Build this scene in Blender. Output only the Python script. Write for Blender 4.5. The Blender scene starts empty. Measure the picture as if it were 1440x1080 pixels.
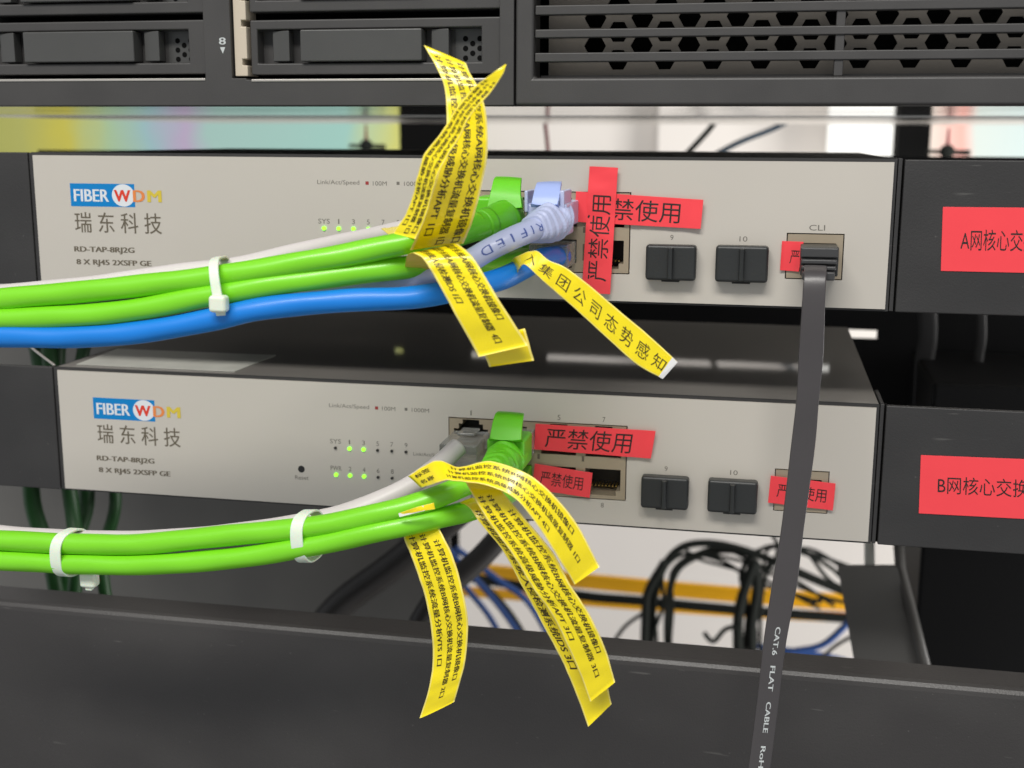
import bpy, bmesh, math, random
from mathutils import Vector, Matrix
random.seed(7)
S = 0.001                                   # everything below is written in millimetres
scene = bpy.context.scene
COL = scene.collection
R = math.radians

# ------------------------------------------------------------------ camera
CAM = Vector((247.13, -386.16, 7.02)); YAW, PITCH, ROLL, F = R(-11.5897), R(11.3869), R(0.2576), 1729.17
ca, sa, cb, sb, cc, sc_ = math.cos(YAW), math.sin(YAW), math.cos(PITCH), math.sin(PITCH), math.cos(ROLL), math.sin(ROLL)
FWD = Vector((sa*cb, ca*cb, -sb)); r0 = Vector((ca, -sa, 0)); u0 = r0.cross(FWD)
RT = r0*cc + u0*sc_; UP = u0*cc - r0*sc_
cam_d = bpy.data.cameras.new('camera'); cam = bpy.data.objects.new('camera', cam_d); COL.objects.link(cam)
cam.matrix_world = Matrix.Translation(CAM*S) @ Matrix((RT, UP, -FWD)).transposed().to_4x4()
cam_d.sensor_width = 36; cam_d.lens = F/1440*36; cam_d.clip_start = .01; cam_d.clip_end = 50
cam_d.dof.use_dof = True; cam_d.dof.focus_distance = .375; cam_d.dof.aperture_fstop = 15
scene.camera = cam

# ------------------------------------------------------------------ light: indoor machine room
w = bpy.data.worlds.new("World"); scene.world = w; w.use_nodes = True
w.node_tree.nodes['Background'].inputs[0].default_value = (.93, .96, 1, 1)
w.node_tree.nodes['Background'].inputs[1].default_value = .42
def area(name, loc, target, sx, sy, power, col=(1, 1, 1)):
    d = bpy.data.lights.new(name, 'AREA'); d.shape = 'RECTANGLE'; d.size = sx*S; d.size_y = sy*S; d.energy = power; d.color = col
    o = bpy.data.objects.new(name, d); COL.objects.link(o); o.location = Vector(loc)*S
    o.rotation_euler = (Vector(target)-Vector(loc)).to_track_quat('-Z', 'Y').to_euler()
area('aisle_ceiling_lamp', (80, -1150, 1250), (150, 0, -60), 1300, 320, 30, (1, .97, .92))
area('rear_aisle_lamp', (200, 830, 1250), (250, 1300, -350), 1500, 300, 6, (1, .98, .95))
area('added_rear_fill', (1000, 250, -420), (250, 1000, -430), 500, 900, 13.5, (1, .98, .95))  # added fill light for the lower rear wall and tray, no real fixture
scene.view_settings.view_transform = 'Standard'; scene.view_settings.look = 'None'
scene.view_settings.exposure = .1; scene.view_settings.gamma = 1
scene.cycles.max_bounces = 8

# ------------------------------------------------------------------ helpers
def at(px, py, Y):                          # photo pixel -> point (mm) on the plane y = Y
    d = RT*(px-720)/F - UP*(py-540)/F + FWD
    return CAM + d*((Y-CAM.y)/d.y)
def lin(c): return tuple(((v/255+.055)/1.055)**2.4 if v > 10 else v/255/12.92 for v in c)
MATS = {}
def mat(name, col, rough=.5, metal=0., bump=0., bscale=800., var=0., vscale=60., spec=.5, emit=0., trans=0., coat=0., stretch=None, sss=0., scratch=0.):
    if name in MATS: return MATS[name]
    m = bpy.data.materials.new(name); MATS[name] = m; m.use_nodes = True
    nt = m.node_tree; N = nt.nodes; L = nt.links; b = N['Principled BSDF']
    c4 = (*col, 1)
    b.inputs['Base Color'].default_value = c4; b.inputs['Roughness'].default_value = rough
    b.inputs['Metallic'].default_value = metal; b.inputs['Specular IOR Level'].default_value = spec
    b.inputs['Coat Weight'].default_value = coat; b.inputs['Coat Roughness'].default_value = .04 if coat >= 1 else .1
    if trans: b.inputs['Transmission Weight'].default_value = trans
    if sss:
        b.inputs['Subsurface Weight'].default_value = sss; b.inputs['Subsurface Scale'].default_value = .002
    if emit:
        b.inputs['Emission Color'].default_value = c4; b.inputs['Emission Strength'].default_value = emit
    tc = N.new('ShaderNodeTexCoord'); mp = N.new('ShaderNodeMapping'); L.new(tc.outputs['Object'], mp.inputs[0])
    if stretch: mp.inputs['Scale'].default_value = stretch
    if var:
        n = N.new('ShaderNodeTexNoise'); n.inputs['Scale'].default_value = vscale; n.inputs['Detail'].default_value = 5
        L.new(mp.outputs[0], n.inputs['Vector'])
        mx = N.new('ShaderNodeMix'); mx.data_type = 'RGBA'; mx.inputs['A'].default_value = tuple(max(0, v*(1-var)) for v in col)+(1,)
        mx.inputs['B'].default_value = tuple(min(1, v*(1+var)) for v in col)+(1,)
        L.new(n.outputs['Fac'], mx.inputs['Factor']); last = mx.outputs['Result']
        if scratch:                          # pale dust specks and scuffs
            def layer(scale, st, rot, lo, hi):
                mp2 = N.new('ShaderNodeMapping'); mp2.inputs['Scale'].default_value = st; mp2.inputs['Rotation'].default_value = rot
                L.new(tc.outputs['Object'], mp2.inputs[0])
                q = N.new('ShaderNodeTexNoise'); q.inputs['Scale'].default_value = scale; q.inputs['Detail'].default_value = 2; L.new(mp2.outputs[0], q.inputs['Vector'])
                g = N.new('ShaderNodeMapRange'); g.inputs['From Min'].default_value = lo; g.inputs['From Max'].default_value = hi; L.new(q.outputs['Fac'], g.inputs['Value'])
                return g.outputs[0]
            specks = layer(700, (1, 1, 1), (0, 0, 0), .74, .80)
            streak = layer(520, (.12, 1, 1), (.3, .25, .2), .73, .80)
            film = layer(16, (1, 1, 1.6), (0, 0, .4), .45, .85)
            ad = N.new('ShaderNodeMath'); ad.operation = 'ADD'; L.new(specks, ad.inputs[0]); L.new(streak, ad.inputs[1])
            a3 = N.new('ShaderNodeMath'); a3.operation = 'MULTIPLY_ADD'; a3.inputs[1].default_value = .35; L.new(film, a3.inputs[0]); L.new(ad.outputs[0], a3.inputs[2])
            rp = N.new('ShaderNodeMath'); rp.operation = 'MULTIPLY'; rp.inputs[1].default_value = scratch; rp.use_clamp = True; L.new(a3.outputs[0], rp.inputs[0])
            m2 = N.new('ShaderNodeMix'); m2.data_type = 'RGBA'; m2.inputs['B'].default_value = (.35, .34, .32, 1)
            L.new(rp.outputs[0], m2.inputs['Factor']); L.new(last, m2.inputs['A']); last = m2.outputs['Result']
        L.new(last, b.inputs['Base Color'])
        mr = N.new('ShaderNodeMapRange'); mr.inputs['To Min'].default_value = max(.03, rough-.08); mr.inputs['To Max'].default_value = min(1, rough+.08)
        L.new(n.outputs['Fac'], mr.inputs['Value']); L.new(mr.outputs[0], b.inputs['Roughness'])
    if bump:
        n = N.new('ShaderNodeTexNoise'); n.inputs['Scale'].default_value = bscale; n.inputs['Detail'].default_value = 3
        L.new(mp.outputs[0], n.inputs['Vector'])
        bp = N.new('ShaderNodeBump'); bp.inputs['Strength'].default_value = bump; bp.inputs['Distance'].default_value = .0002
        L.new(n.outputs['Fac'], bp.inputs['Height']); L.new(bp.outputs[0], b.inputs['Normal'])
    return m
mat('silver_panel', lin((202, 196, 186)), .42, .25, .12, 2500, .035, 14, scratch=.04)
mat('panel_black', (.028, .027, .027), .5, 0, .35, 1800, .2, 40, scratch=.12)
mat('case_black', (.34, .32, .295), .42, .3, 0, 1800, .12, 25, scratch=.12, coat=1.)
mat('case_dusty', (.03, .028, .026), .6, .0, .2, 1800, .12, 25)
mat('shelf_black', (.040, .037, .036), .42, 0, .5, 1500, .08, 25, scratch=.17)
mat('strap_dark', (.018, .017, .017), .5)
mat('deep_black', (.004, .004, .004), .8, spec=.08)
mat('void_black', (.004, .004, .0045), .6, spec=.2)
mat('server_plastic', (.05, .048, .047), .46, 0, .2, 2500, .15, 60)
mat('side_grey', (.17, .165, .155), .5, 0, .2, 900, .2, 20)
mat('server_handle', (.066, .066, .064), .32, 0, .12, 2500, .1, 60)
mat('mesh_steel', (.20, .18, .155), .45, .4, .15, 1500, .15, 60)
mat('edge_metal', (.55, .52, .48), .35, .6)
mat('zinc', (.62, .61, .58), .09, 1., .05, 60, .05, 8)
mat('zinc_satin', (.80, .78, .74), .25, 1., .1, 90, .12, 8)
mat('beige', lin((196, 184, 166)), .5, 0, .1)
mat('port_tin', lin((176, 162, 140)), .42, .45, .15, 1500, .08, 90)
mat('port_dark', (.012, .012, .012), .5)
mat('gold', (.55, .38, .12), .3, .9)
mat('green_cable', lin((122, 210, 30)), .36, 0, .5, 90, .08, 30, coat=.15, stretch=(.35, 1, 1))
mat('green_boot', lin((104, 200, 34)), .42, 0, .1, 600, .05, 60, sss=.1)
mat('blue_cable', lin((0, 122, 214)), .45, 0, .5, 90, .07, 30, coat=.1, stretch=(.35, 1, 1))
mat('lilac_cable', lin((186, 194, 226)), .4, 0, .3, 90, .04, 30, coat=.15)
mat('lilac_tab', lin((162, 180, 232)), .4)
mat('white_cable', lin((206, 200, 198)), .45, 0, .3, 90, .04, 30)
mat('tie', lin((226, 234, 216)), .38, 0, .25, 500, .03, 60, sss=.3)
mat('clear_plug', (.75, .75, .72), .12, 0, .1, 300, trans=.75)
mat('flat_grey', lin((66, 63, 64)), .33, 0, .2, 400, .05, 40)
mat('rubber', (.022, .024, .024), .45, 0, .25, 1200, .15, 80)
mat('rubber_boot', (.045, .045, .046), .42, 0, .2, 900)
mat('yellow_label', lin((252, 228, 16)), .28, 0, .12, 120, .05, 70, coat=.35)
mat('yellow_back', lin((228, 196, 60)), .4)
mat('paper_and_glare_white', (.8, .8, .78), .4)
mat('red_label', lin((244, 70, 78)), .38, 0, .3, 160, .06, 60)
mat('yellow_edge', lin((250, 232, 120)), .3)
mat('ink', (.02, .012, .01), .6)
mat('ink_soft', (.12, .10, .07), .6)
mat('ink_grey', lin((112, 108, 100)), .6)
mat('ink_label', (.05, .035, .004), .5)
mat('ink_blue', lin((70, 90, 160)), .6)
mat('ink_white', (.5, .53, .53), .5)
mat('logo_blue', lin((0, 122, 190)), .5, spec=.3)
mat('logo_white', lin((214, 218, 222)), .5)
mat('logo_red', lin((212, 58, 38)), .4)
mat('logo_orange', lin((220, 130, 66)), .4)
mat('logo_yellow', lin((206, 184, 60)), .4)
mat('qr_green', lin((120, 152, 128)), .5, var=.06)
mat('dot_red', lin((150, 50, 50)), .5)
mat('led_on', (.25, 1, .03), .3, emit=1.6)
mat('led_off', (.03, .028, .025), .3)
mat('wall_white', lin((222, 216, 210)), .85, 0, .1, 20, .03, 4)
mat('board_white', lin((250, 250, 246)), .5)
mat('tray_yellow', lin((255, 186, 16)), .5)
mat('navy', lin((34, 70, 132)), .6)
mat('wire_teal', (.008, .03, .055), .6)
mat('dark_green', (.008, .055, .01), .5)
mat('wire_black', (.010, .012, .010), .85, spec=.25)
mat('wire_red', lin((120, 30, 40)), .5)
mat('grey_foil', lin((200, 200, 192)), .4, .2, .2, 200, .25, 60)
mat('matte_grey', (.085, .082, .078), .45, 0, .2, 900, .2, 20)

def setp(o, label=None, cat=None, group=None, kind=None):
    if label: o['label'] = label
    if cat: o['category'] = cat
    if group: o['group'] = group
    if kind: o['kind'] = kind
def thing(name, loc, label, cat, group=None, kind=None):
    o = bpy.data.objects.new(name, None); COL.objects.link(o); o.location = Vector(loc)*S; o.empty_display_size = .01
    setp(o, label, cat, group, kind); return o
def origin(o):
    v = Vector((0, 0, 0))
    while o is not None: v += o.location; o = o.parent
    return v
def obj(name, geo, m, parent=None, smooth=False, bevel=0, label=None, off=None):
    """geo = (verts in mm, faces[, material index list])"""
    vs, fs = geo[0], geo[1]
    o0 = origin(parent) if parent else None
    if parent is None:
        xs = [v[0] for v in vs]; ys = [v[1] for v in vs]; zs = [v[2] for v in vs]
        o0 = Vector(((min(xs)+max(xs))/2, (min(ys)+max(ys))/2, min(zs)))*S
    me = bpy.data.meshes.new(name)
    me.from_pydata([tuple(Vector(v)*S-o0) for v in vs], [], fs)
    ms = m if isinstance(m, (list, tuple)) else [m]
    for k in ms: me.materials.append(MATS[k])
    if len(geo) > 2:
        for p, i in zip(me.polygons, geo[2]): p.material_index = i
    if smooth:
        for p in me.polygons: p.use_smooth = True
    me.update()
    o = bpy.data.objects.new(name, me); COL.objects.link(o)
    if parent: o.parent = parent
    else: o.location = o0
    if bevel:
        b = o.modifiers.new('bevel', 'BEVEL'); b.width = bevel*S; b.segments = 3; b.limit_method = 'ANGLE'; b.angle_limit = R(40)
        if not smooth:
            for p in me.polygons: p.use_smooth = True
            b.harden_normals = True
    if label: o['label'] = label
    return o
def join(*gs):
    V, Fs, I = [], [], []
    for k, g in enumerate(gs):
        n = len(V); V += list(g[0]); Fs += [tuple(i+n for i in f) for f in g[1]]; I += list(g[2]) if len(g) > 2 else [0]*len(g[1])
    return V, Fs, I
def box(x0, x1, y0, y1, z0, z1):
    x0, x1 = sorted((x0, x1)); y0, y1 = sorted((y0, y1)); z0, z1 = sorted((z0, z1))
    v = [(x0, y0, z0), (x1, y0, z0), (x1, y1, z0), (x0, y1, z0), (x0, y0, z1), (x1, y0, z1), (x1, y1, z1), (x0, y1, z1)]
    return v, [(0, 3, 2, 1), (4, 5, 6, 7), (0, 1, 5, 4), (1, 2, 6, 5), (2, 3, 7, 6), (3, 0, 4, 7)]
def plate(x0, x1, z0, z1, holes, y0, y1, bars=()):
    """front sheet in the xz plane with rectangular openings, side walls included"""
    xs = sorted({x0, x1, *[min(max(h[i], x0), x1) for h in holes for i in (0, 1)]})
    zs = sorted({z0, z1, *[min(max(h[i], z0), z1) for h in holes for i in (2, 3)]})
    nx, nz = len(xs)-1, len(zs)-1
    def solid(i, j):
        if i < 0 or j < 0 or i >= nx or j >= nz: return False
        cx, cz = (xs[i]+xs[i+1])/2, (zs[j]+zs[j+1])/2
        return not any(h[0] < cx < h[1] and h[2] < cz < h[3] for h in holes)
    V, Fs, idx = [], [], {}
    def v(i, j, k):
        if (i, j, k) not in idx: idx[(i, j, k)] = len(V); V.append((xs[i], (y0, y1)[k], zs[j]))
        return idx[(i, j, k)]
    for i in range(nx):
        for j in range(nz):
            if not solid(i, j): continue
            Fs.append((v(i, j, 0), v(i+1, j, 0), v(i+1, j+1, 0), v(i, j+1, 0)))
            Fs.append((v(i, j, 1), v(i, j+1, 1), v(i+1, j+1, 1), v(i+1, j, 1)))
            if not solid(i-1, j): Fs.append((v(i, j, 0), v(i, j+1, 0), v(i, j+1, 1), v(i, j, 1)))
            if not solid(i+1, j): Fs.append((v(i+1, j, 0), v(i+1, j, 1), v(i+1, j+1, 1), v(i+1, j+1, 0)))
            if not solid(i, j-1): Fs.append((v(i, j, 0), v(i, j, 1), v(i+1, j, 1), v(i+1, j, 0)))
            if not solid(i, j+1): Fs.append((v(i, j+1, 0), v(i+1, j+1, 0), v(i+1, j+1, 1), v(i, j+1, 1)))
    return V, Fs
def cr(pts, n):                              # Catmull-Rom through tuples of any length
    pts = [tuple(p) for p in pts]; k = len(pts[0])
    if len(pts) == 2: return [tuple(pts[0][i]*(1-t/n)+pts[1][i]*t/n for i in range(k)) for t in range(n+1)]
    P = [tuple(2*pts[0][i]-pts[1][i] for i in range(k))]+pts+[tuple(2*pts[-1][i]-pts[-2][i] for i in range(k))]
    out = []
    segs = len(pts)-1
    for a in range(n+1):
        u = a/n*segs; s = min(int(u), segs-1); t = u-s
        p0, p1, p2, p3 = P[s:s+4]
        out.append(tuple(.5*(2*p1[i]+(p2[i]-p0[i])*t+(2*p0[i]-5*p1[i]+4*p2[i]-p3[i])*t*t+(3*p1[i]-p0[i]-3*p2[i]+p3[i])*t**3) for i in range(k)))
    return out
def frames(path, ref=Vector((0, -1, 0))):
    """per point: tangent, side (in picture), front (towards ref)"""
    fr = []
    for i, p in enumerate(path):
        t = (path[min(i+1, len(path)-1)]-path[max(i-1, 0)]).normalized()
        f = (ref-t*ref.dot(t))
        if f.length < 1e-3: f = Vector((0, 0, 1))-t*t.z
        f.normalize(); fr.append((t, t.cross(f).normalized(), f))
    return fr
def sweep(path, rad, m=16, sq=2., cap=True, ref=Vector((0, -1, 0))):
    """rad: list of (r_side, r_front); sq: superellipse exponent"""
    fr = frames(path, ref); V, Fs = [], []
    for p, (t, s, f), (ra, rb) in zip(path, fr, rad):
        for k in range(m):
            a = 2*math.pi*k/m; c, d = math.cos(a), math.sin(a)
            V.append(p+s*(ra*math.copysign(abs(c)**(2/sq), c))+f*(rb*math.copysign(abs(d)**(2/sq), d)))
    for i in range(len(path)-1):
        for k in range(m):
            a, b = i*m+k, i*m+(k+1) % m
            Fs.append((a, b, b+m, a+m))
    if cap: Fs.append(tuple(range(m-1, -1, -1))); Fs.append(tuple((len(path)-1)*m+k for k in range(m)))
    return V, Fs
def pxpath(pts, n=60): return [Vector(q) for q in cr([tuple(at(*p[:3])) for p in pts], n)]
def tube(pts, r, n=60, m=16): 
    p = pxpath(pts, n); return sweep(p, [(r, r)]*len(p), m)
def transp(geo, fn): return [fn(v) for v in geo[0]], geo[1]

TXT = {}
def glyphs(body, bold=0., nx=0, ny=0):
    """flat letter outlines fitted to a unit box; bold repeats them shifted sideways; nx, ny cut them so that they can bend"""
    key = (body, bold, nx, ny)
    if key in TXT: return TXT[key]
    c = bpy.data.curves.new('text', 'FONT'); c.body = body; c.size = 1; c.resolution_u = 3
    o = bpy.data.objects.new('text', c); COL.objects.link(o)
    dg = bpy.context.evaluated_depsgraph_get(); me = bpy.data.meshes.new_from_object(o.evaluated_get(dg))
    bm = bmesh.new(); bm.from_mesh(me)
    xs = [v.co.x for v in bm.verts]; ys = [v.co.y for v in bm.verts]; x0, x1, y0, y1 = min(xs), max(xs), min(ys), max(ys)
    if nx or ny: bmesh.ops.triangulate(bm, faces=bm.faces[:])
    for k in range(1, nx): bmesh.ops.bisect_plane(bm, geom=bm.verts[:]+bm.edges[:]+bm.faces[:], plane_co=(x0+(x1-x0)*k/nx, 0, 0), plane_no=(1, 0, 0))
    for k in range(1, ny): bmesh.ops.bisect_plane(bm, geom=bm.verts[:]+bm.edges[:]+bm.faces[:], plane_co=(0, y0+(y1-y0)*k/ny, 0), plane_no=(0, 1, 0))
    bm.verts.index_update()
    vs = [(v.co.x, v.co.y) for v in bm.verts]; fs = [tuple(v.index for v in f.verts) for f in bm.faces]; bm.free()
    bpy.data.objects.remove(o); bpy.data.curves.remove(c); bpy.data.meshes.remove(me)
    V, Fs = [], []
    for d in ((0,) if not bold else (-bold, 0, bold)):
        n = len(V); V += [(x+d, y) for x, y in vs]; Fs += [tuple(i+n for i in f) for f in fs]
    TXT[key] = ([((x-x0)/(x1-x0), (y-y0)/(y1-y0)) for x, y in V], Fs)
    return TXT[key]
def flat_text(body, x0, x1, z0, z1, y, bold=0.):           # bbox fitted, facing -y
    vs, fs = glyphs(body, bold)
    m = len(vs)//3 if bold else len(vs)
    return [(x0+(x1-x0)*a, y-.006*(i//m), z0+(z1-z0)*b) for i, (a, b) in enumerate(vs)], fs
def disc(x, y, z, r, m=20, depth=0.):
    V = [(x+r*math.cos(2*math.pi*k/m), y, z+r*math.sin(2*math.pi*k/m)) for k in range(m)]
    if not depth: return V, [tuple(range(m))]
    V += [(a, y+depth, c) for a, _, c in V]
    return V, [tuple(range(m)), tuple(range(2*m-1, m-1, -1))]+[(k, k+m, (k+1) % m+m, (k+1) % m) for k in range(m)]

class Ribbon:
    """strip given by matching left/right edge points (px, py, Y) or world points"""
    def __init__(s, pairs, n=48, across=6, world=False, cup=0., wr=0.):
        f = (lambda a: Vector(a)) if world else (lambda a: at(*a))
        rows = cr([tuple(f(a))+tuple(f(b)) for a, b in pairs], n)
        s.L = [Vector(r[:3]) for r in rows]; s.Rr = [Vector(r[3:]) for r in rows]
        s.n = n; s.a = across; s.cup = cup; s.wr = wr; s.ph = pairs[0][0][0]*.37 % 6
        s.len = [0.]
        for i in range(n): s.len.append(s.len[-1]+((s.L[i+1]+s.Rr[i+1])/2-(s.L[i]+s.Rr[i])/2).length)
        s.width = sum((s.L[i]-s.Rr[i]).length for i in range(n+1))/(n+1)
    def normal(s, i):
        i = min(max(i, 0), s.n); a, b = max(i-1, 0), min(i+1, s.n)
        t = (s.L[b]+s.Rr[b])-(s.L[a]+s.Rr[a]); w = s.Rr[i]-s.L[i]
        nn = t.cross(w).normalized()
        mid = (s.L[i]+s.Rr[i])/2
        return nn if s.flip*nn.dot(CAM-mid) > 0 else nn
    def fixflip(s):
        i = s.n//2; t = (s.L[i+1]-s.L[i-1]); w = s.Rr[i]-s.L[i]; nn = t.cross(w)
        s.sgn = 1 if nn.dot(CAM-s.L[i]) > 0 else -1
    def nrm(s, i):
        i = min(max(i, 0), s.n); a, b = max(i-1, 0), min(i+1, s.n)
        t = (s.L[b]+s.Rr[b])-(s.L[a]+s.Rr[a]); w = s.Rr[i]-s.L[i]
        return t.cross(w).normalized()*s.sgn
    def pt(s, u, t, h=0.):                   # u in 0..1 of length (index space by arc length)
        d = u*s.len[-1]; i = 0
        while i < s.n-1 and s.len[i+1] < d: i += 1
        k = (d-s.len[i])/max(1e-6, s.len[i+1]-s.len[i])
        l = s.L[i].lerp(s.L[i+1], k); r = s.Rr[i].lerp(s.Rr[i+1], k); nn = s.nrm(i).lerp(s.nrm(i+1), k).normalized()
        return l.lerp(r, t)+nn*(h+s.off(i+k, t))
    def off(s, i, t):                        # cupping and small wrinkles, i = row index (may be fractional)
        d = i/s.n*s.len[-1]
        return s.cup*(1-(2*t-1)**2)+s.wr*(math.sin(d*.42+t*2.1+s.ph)+.6*math.sin(d*.95-t*3.0+2*s.ph)+.35*math.sin(d*1.7+t*5))
    def sheet(s, th=.18, edge=0.):
        s.fixflip(); V, Fs, I = [], [], []; ts = [j/s.a for j in range(s.a+1)]
        if edge: ts = [0, edge]+ts[1:-1]+[1-edge, 1]
        a = len(ts)-1
        for h in (0, -th):
            for i in range(s.n+1):
                nn = s.nrm(i)
                for j in range(a+1):
                    t = ts[j]; V.append(s.L[i].lerp(s.Rr[i], t)+nn*(h+s.off(i, t)))
        o = (s.n+1)*(a+1)
        for i in range(s.n):
            for j in range(a):
                q = (i*(a+1)+j, i*(a+1)+j+1, (i+1)*(a+1)+j+1, (i+1)*(a+1)+j)
                Fs.append(q if s.sgn < 0 else q[::-1]); I.append(2 if edge and j in (0, a-1) else 0); q2 = tuple(k+o for k in q[::-1]); Fs.append(q2 if s.sgn < 0 else q2[::-1]); I.append(1)
            for j in (0, a):
                q = (i*(a+1)+j, (i+1)*(a+1)+j, (i+1)*(a+1)+j+o, i*(a+1)+j+o); Fs.append(q if (j == 0) == (s.sgn < 0) else q[::-1]); I.append(1)
        for i in (0, s.n):
            for j in range(a):
                q = (i*(a+1)+j, i*(a+1)+j+1, i*(a+1)+j+1+o, i*(a+1)+j+o); Fs.append(q); I.append(1)
        return V, Fs, I
    def text(s, body, u0, u1, t0, t1, bold=0., h=.07, flip=False, cut=0.):
        vs, fs = glyphs(body, bold, max(6, len(body)*2), 4); out = []
        if flip: u0, u1, t0, t1 = u1, u0, t1, t0
        m = len(vs)//3 if bold else len(vs)
        return [s.pt(u0+(u1-u0)*a, t0+(t1-t0)*b, h+.006*(i//m)) for i, (a, b) in enumerate(vs)], fs

# ------------------------------------------------------------------ structure behind the rack
wall = obj('wall', box(-900, 1500, 1300, 1320, -900, 900), 'wall_white'); setp(wall, kind='structure')
floor = obj('floor', box(-900, 1500, -600, 1300, -1020, -1000), 'matte_grey'); setp(floor, kind='structure')

def from_px(px0, px1, Y): return at(px0, 200, Y).x, at(px1, 200, Y).x
# coloured boards on the far side (left: yellow to aqua print, right: pale aqua and pink)
def board_mat(name, stops, x0, x1):
    m = bpy.data.materials.new(name); MATS[name] = m; m.use_nodes = True; nt = m.node_tree; N = nt.nodes; L = nt.links; b = N['Principled BSDF']
    tc = N.new('ShaderNodeTexCoord'); sp = N.new('ShaderNodeSeparateXYZ'); L.new(tc.outputs['Generated'], sp.inputs[0])
    ns = N.new('ShaderNodeTexNoise'); ns.inputs['Scale'].default_value = 9; L.new(tc.outputs['Object'], ns.inputs['Vector'])
    ad = N.new('ShaderNodeMath'); ad.operation = 'MULTIPLY_ADD'; ad.inputs[1].default_value = .16; L.new(ns.outputs['Fac'], ad.inputs[0]); L.new(sp.outputs['X'], ad.inputs[2])
    sb_ = N.new('ShaderNodeMath'); sb_.operation = 'SUBTRACT'; sb_.inputs[1].default_value = .08; L.new(ad.outputs[0], sb_.inputs[0])
    cr_ = N.new('ShaderNodeValToRGB'); L.new(sb_.outputs[0], cr_.inputs[0]); e = cr_.color_ramp.elements
    while len(e) > 1: e.remove(e[0])
    e[0].position = stops[0][0]; e[0].color = (*lin(stops[0][1]), 1)
    for p, c in stops[1:]: k = e.new(p); k.color = (*lin(c), 1)
    L.new(cr_.outputs[0], b.inputs['Base Color']); b.inputs['Roughness'].default_value = .4
x0, x1 = from_px(-60, 610, 1200)
board_mat('poster_left', [(0, (178, 178, 88)), (.16, (188, 188, 104)), (.24, (210, 200, 84)), (.32, (176, 204, 162)), (.42, (160, 196, 200)), (.5, (190, 172, 200)), (.56, (168, 202, 194)), (.85, (160, 204, 194)), (.93, (214, 214, 120)), (1, (200, 206, 140))], x0, x1)
o = obj('poster', box(x0, x1, 1196, 1200, -60, 140), 'poster_left'); setp(o, 'yellow and aqua printed board glimpsed above the upper panel at left', 'poster')
x0, x1 = from_px(1300, 1540, 1200)
board_mat('poster_right', [(0, (214, 206, 196)), (.22, (236, 168, 156)), (.3, (200, 210, 204)), (.6, (190, 206, 204)), (1, (180, 206, 196))], x0, x1)
o = obj('poster', box(x0, x1, 1196, 1200, -60, 140), 'poster_right'); setp(o, 'pale aqua and pink printed board glimpsed above the right bracket', 'poster')
x0, x1 = from_px(1163, 1290, 1150)
o = obj('white_board', box(x0, x1, 1146, 1152, -60, 140), 'board_white'); setp(o, 'bright white board standing behind the rack between the posts', 'board')
x0, x1 = from_px(925, 1300, 1250)
o = obj('cabinet_door', box(x0, x1, 1244, 1252, -420, 140), 'wall_white', bevel=2); setp(o, 'off-white cabinet door behind the rack right of the red wire', 'door')
# rear posts
for (a, b), lab in (((562, 642), 'black rear rack post behind the crossed yellow tags'), ((1262, 1308), 'black rear rack post above the right bracket')):
    x0, x1 = from_px(a, b, 720)
    zb = -130 if a > 1000 else -1000
    t = thing('rack_post', ((x0+x1)/2, 730, zb), lab, 'rack post', 'rear posts of the rack')
    obj('post_face', box(x0, x1, 720, 724, zb, 300), 'deep_black', t)
    obj('post_flange', box(x0, x0+2, 724, 760, zb, 300), 'deep_black', t)
def wing_screw(px, py, lab):
    c = at(px, py, 700); t = thing('wing_screw', c, lab, 'screw', 'wing screws beside the rear posts')
    V, Fs = [], []; m = 14
    for i in range(9):
        a = math.pi*i/8
        for k in range(m): V.append(c+Vector((6.2*math.sin(a)*math.cos(2*math.pi*k/m), 6.2*math.sin(a)*math.sin(2*math.pi*k/m), 6*math.cos(a))))
    for i in range(8):
        for k in range(m): Fs.append((i*m+k, i*m+(k+1) % m, (i+1)*m+(k+1) % m, (i+1)*m+k))
    obj('knob', (V, Fs), 'wire_black', t, smooth=True)
    pth = [c+Vector((-16, 0, 0)), c+Vector((18, 0, -1))]; obj('wing', sweep(pth, [(1.5, 2), (2.4, 2)], 8), 'wire_black', t)
    pth = [c+Vector((0, 0, 4)), c+Vector((0, 0, 19))]; obj('spindle', sweep(pth, [(1.6, 1.6), (.8, .8)], 8), 'wire_red', t)
wing_screw(515, 205, 'black wing screw left of the crossed yellow tags')
wing_screw(1332, 213, 'black wing screw above the bracket with the upper red sticker')
def wire(name, pts, r, m, lab, cat='wire', n=40, group=None, seg=8):
    o = obj(name, tube(pts, r, n, seg), m, smooth=True); setp(o, lab, cat, group); return o
wire('wire', [(1175, 130, 620), (1100, 175, 620), (1040, 200, 600), (985, 228, 590), (930, 250, 580)], 2.2, 'wire_teal', 'dark blue wire slanting down above the upper panel')
wire('wire', [(1040, 120, 640), (1005, 172, 640), (985, 196, 640), (955, 228, 640), (930, 260, 640)], 2.3, 'wire_black', 'thin black wire above the upper panel, left of the dark blue one')
wire('wire', [(764, 100, 620), (766, 165, 620), (769, 195, 620), (772, 235, 620)], 1.6, 'wire_red', 'dark red wire hanging behind the rack right of the tags')

# slotted dark plate that closes the rear of the two devices
PY = 350
slots = [(118, 287, -25.5, -21.5), (70, 101, -25.5, -21.5), (20, 56, -25.5, -22.5), (262, 313, -107.8, -102.8)]
o = obj('rear_plate', plate(-220, 520, -172, -3, slots, PY, PY+2), 'void_black'); setp(o, 'black slotted plate closing the rear between the two panels', 'rear plate')
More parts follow.
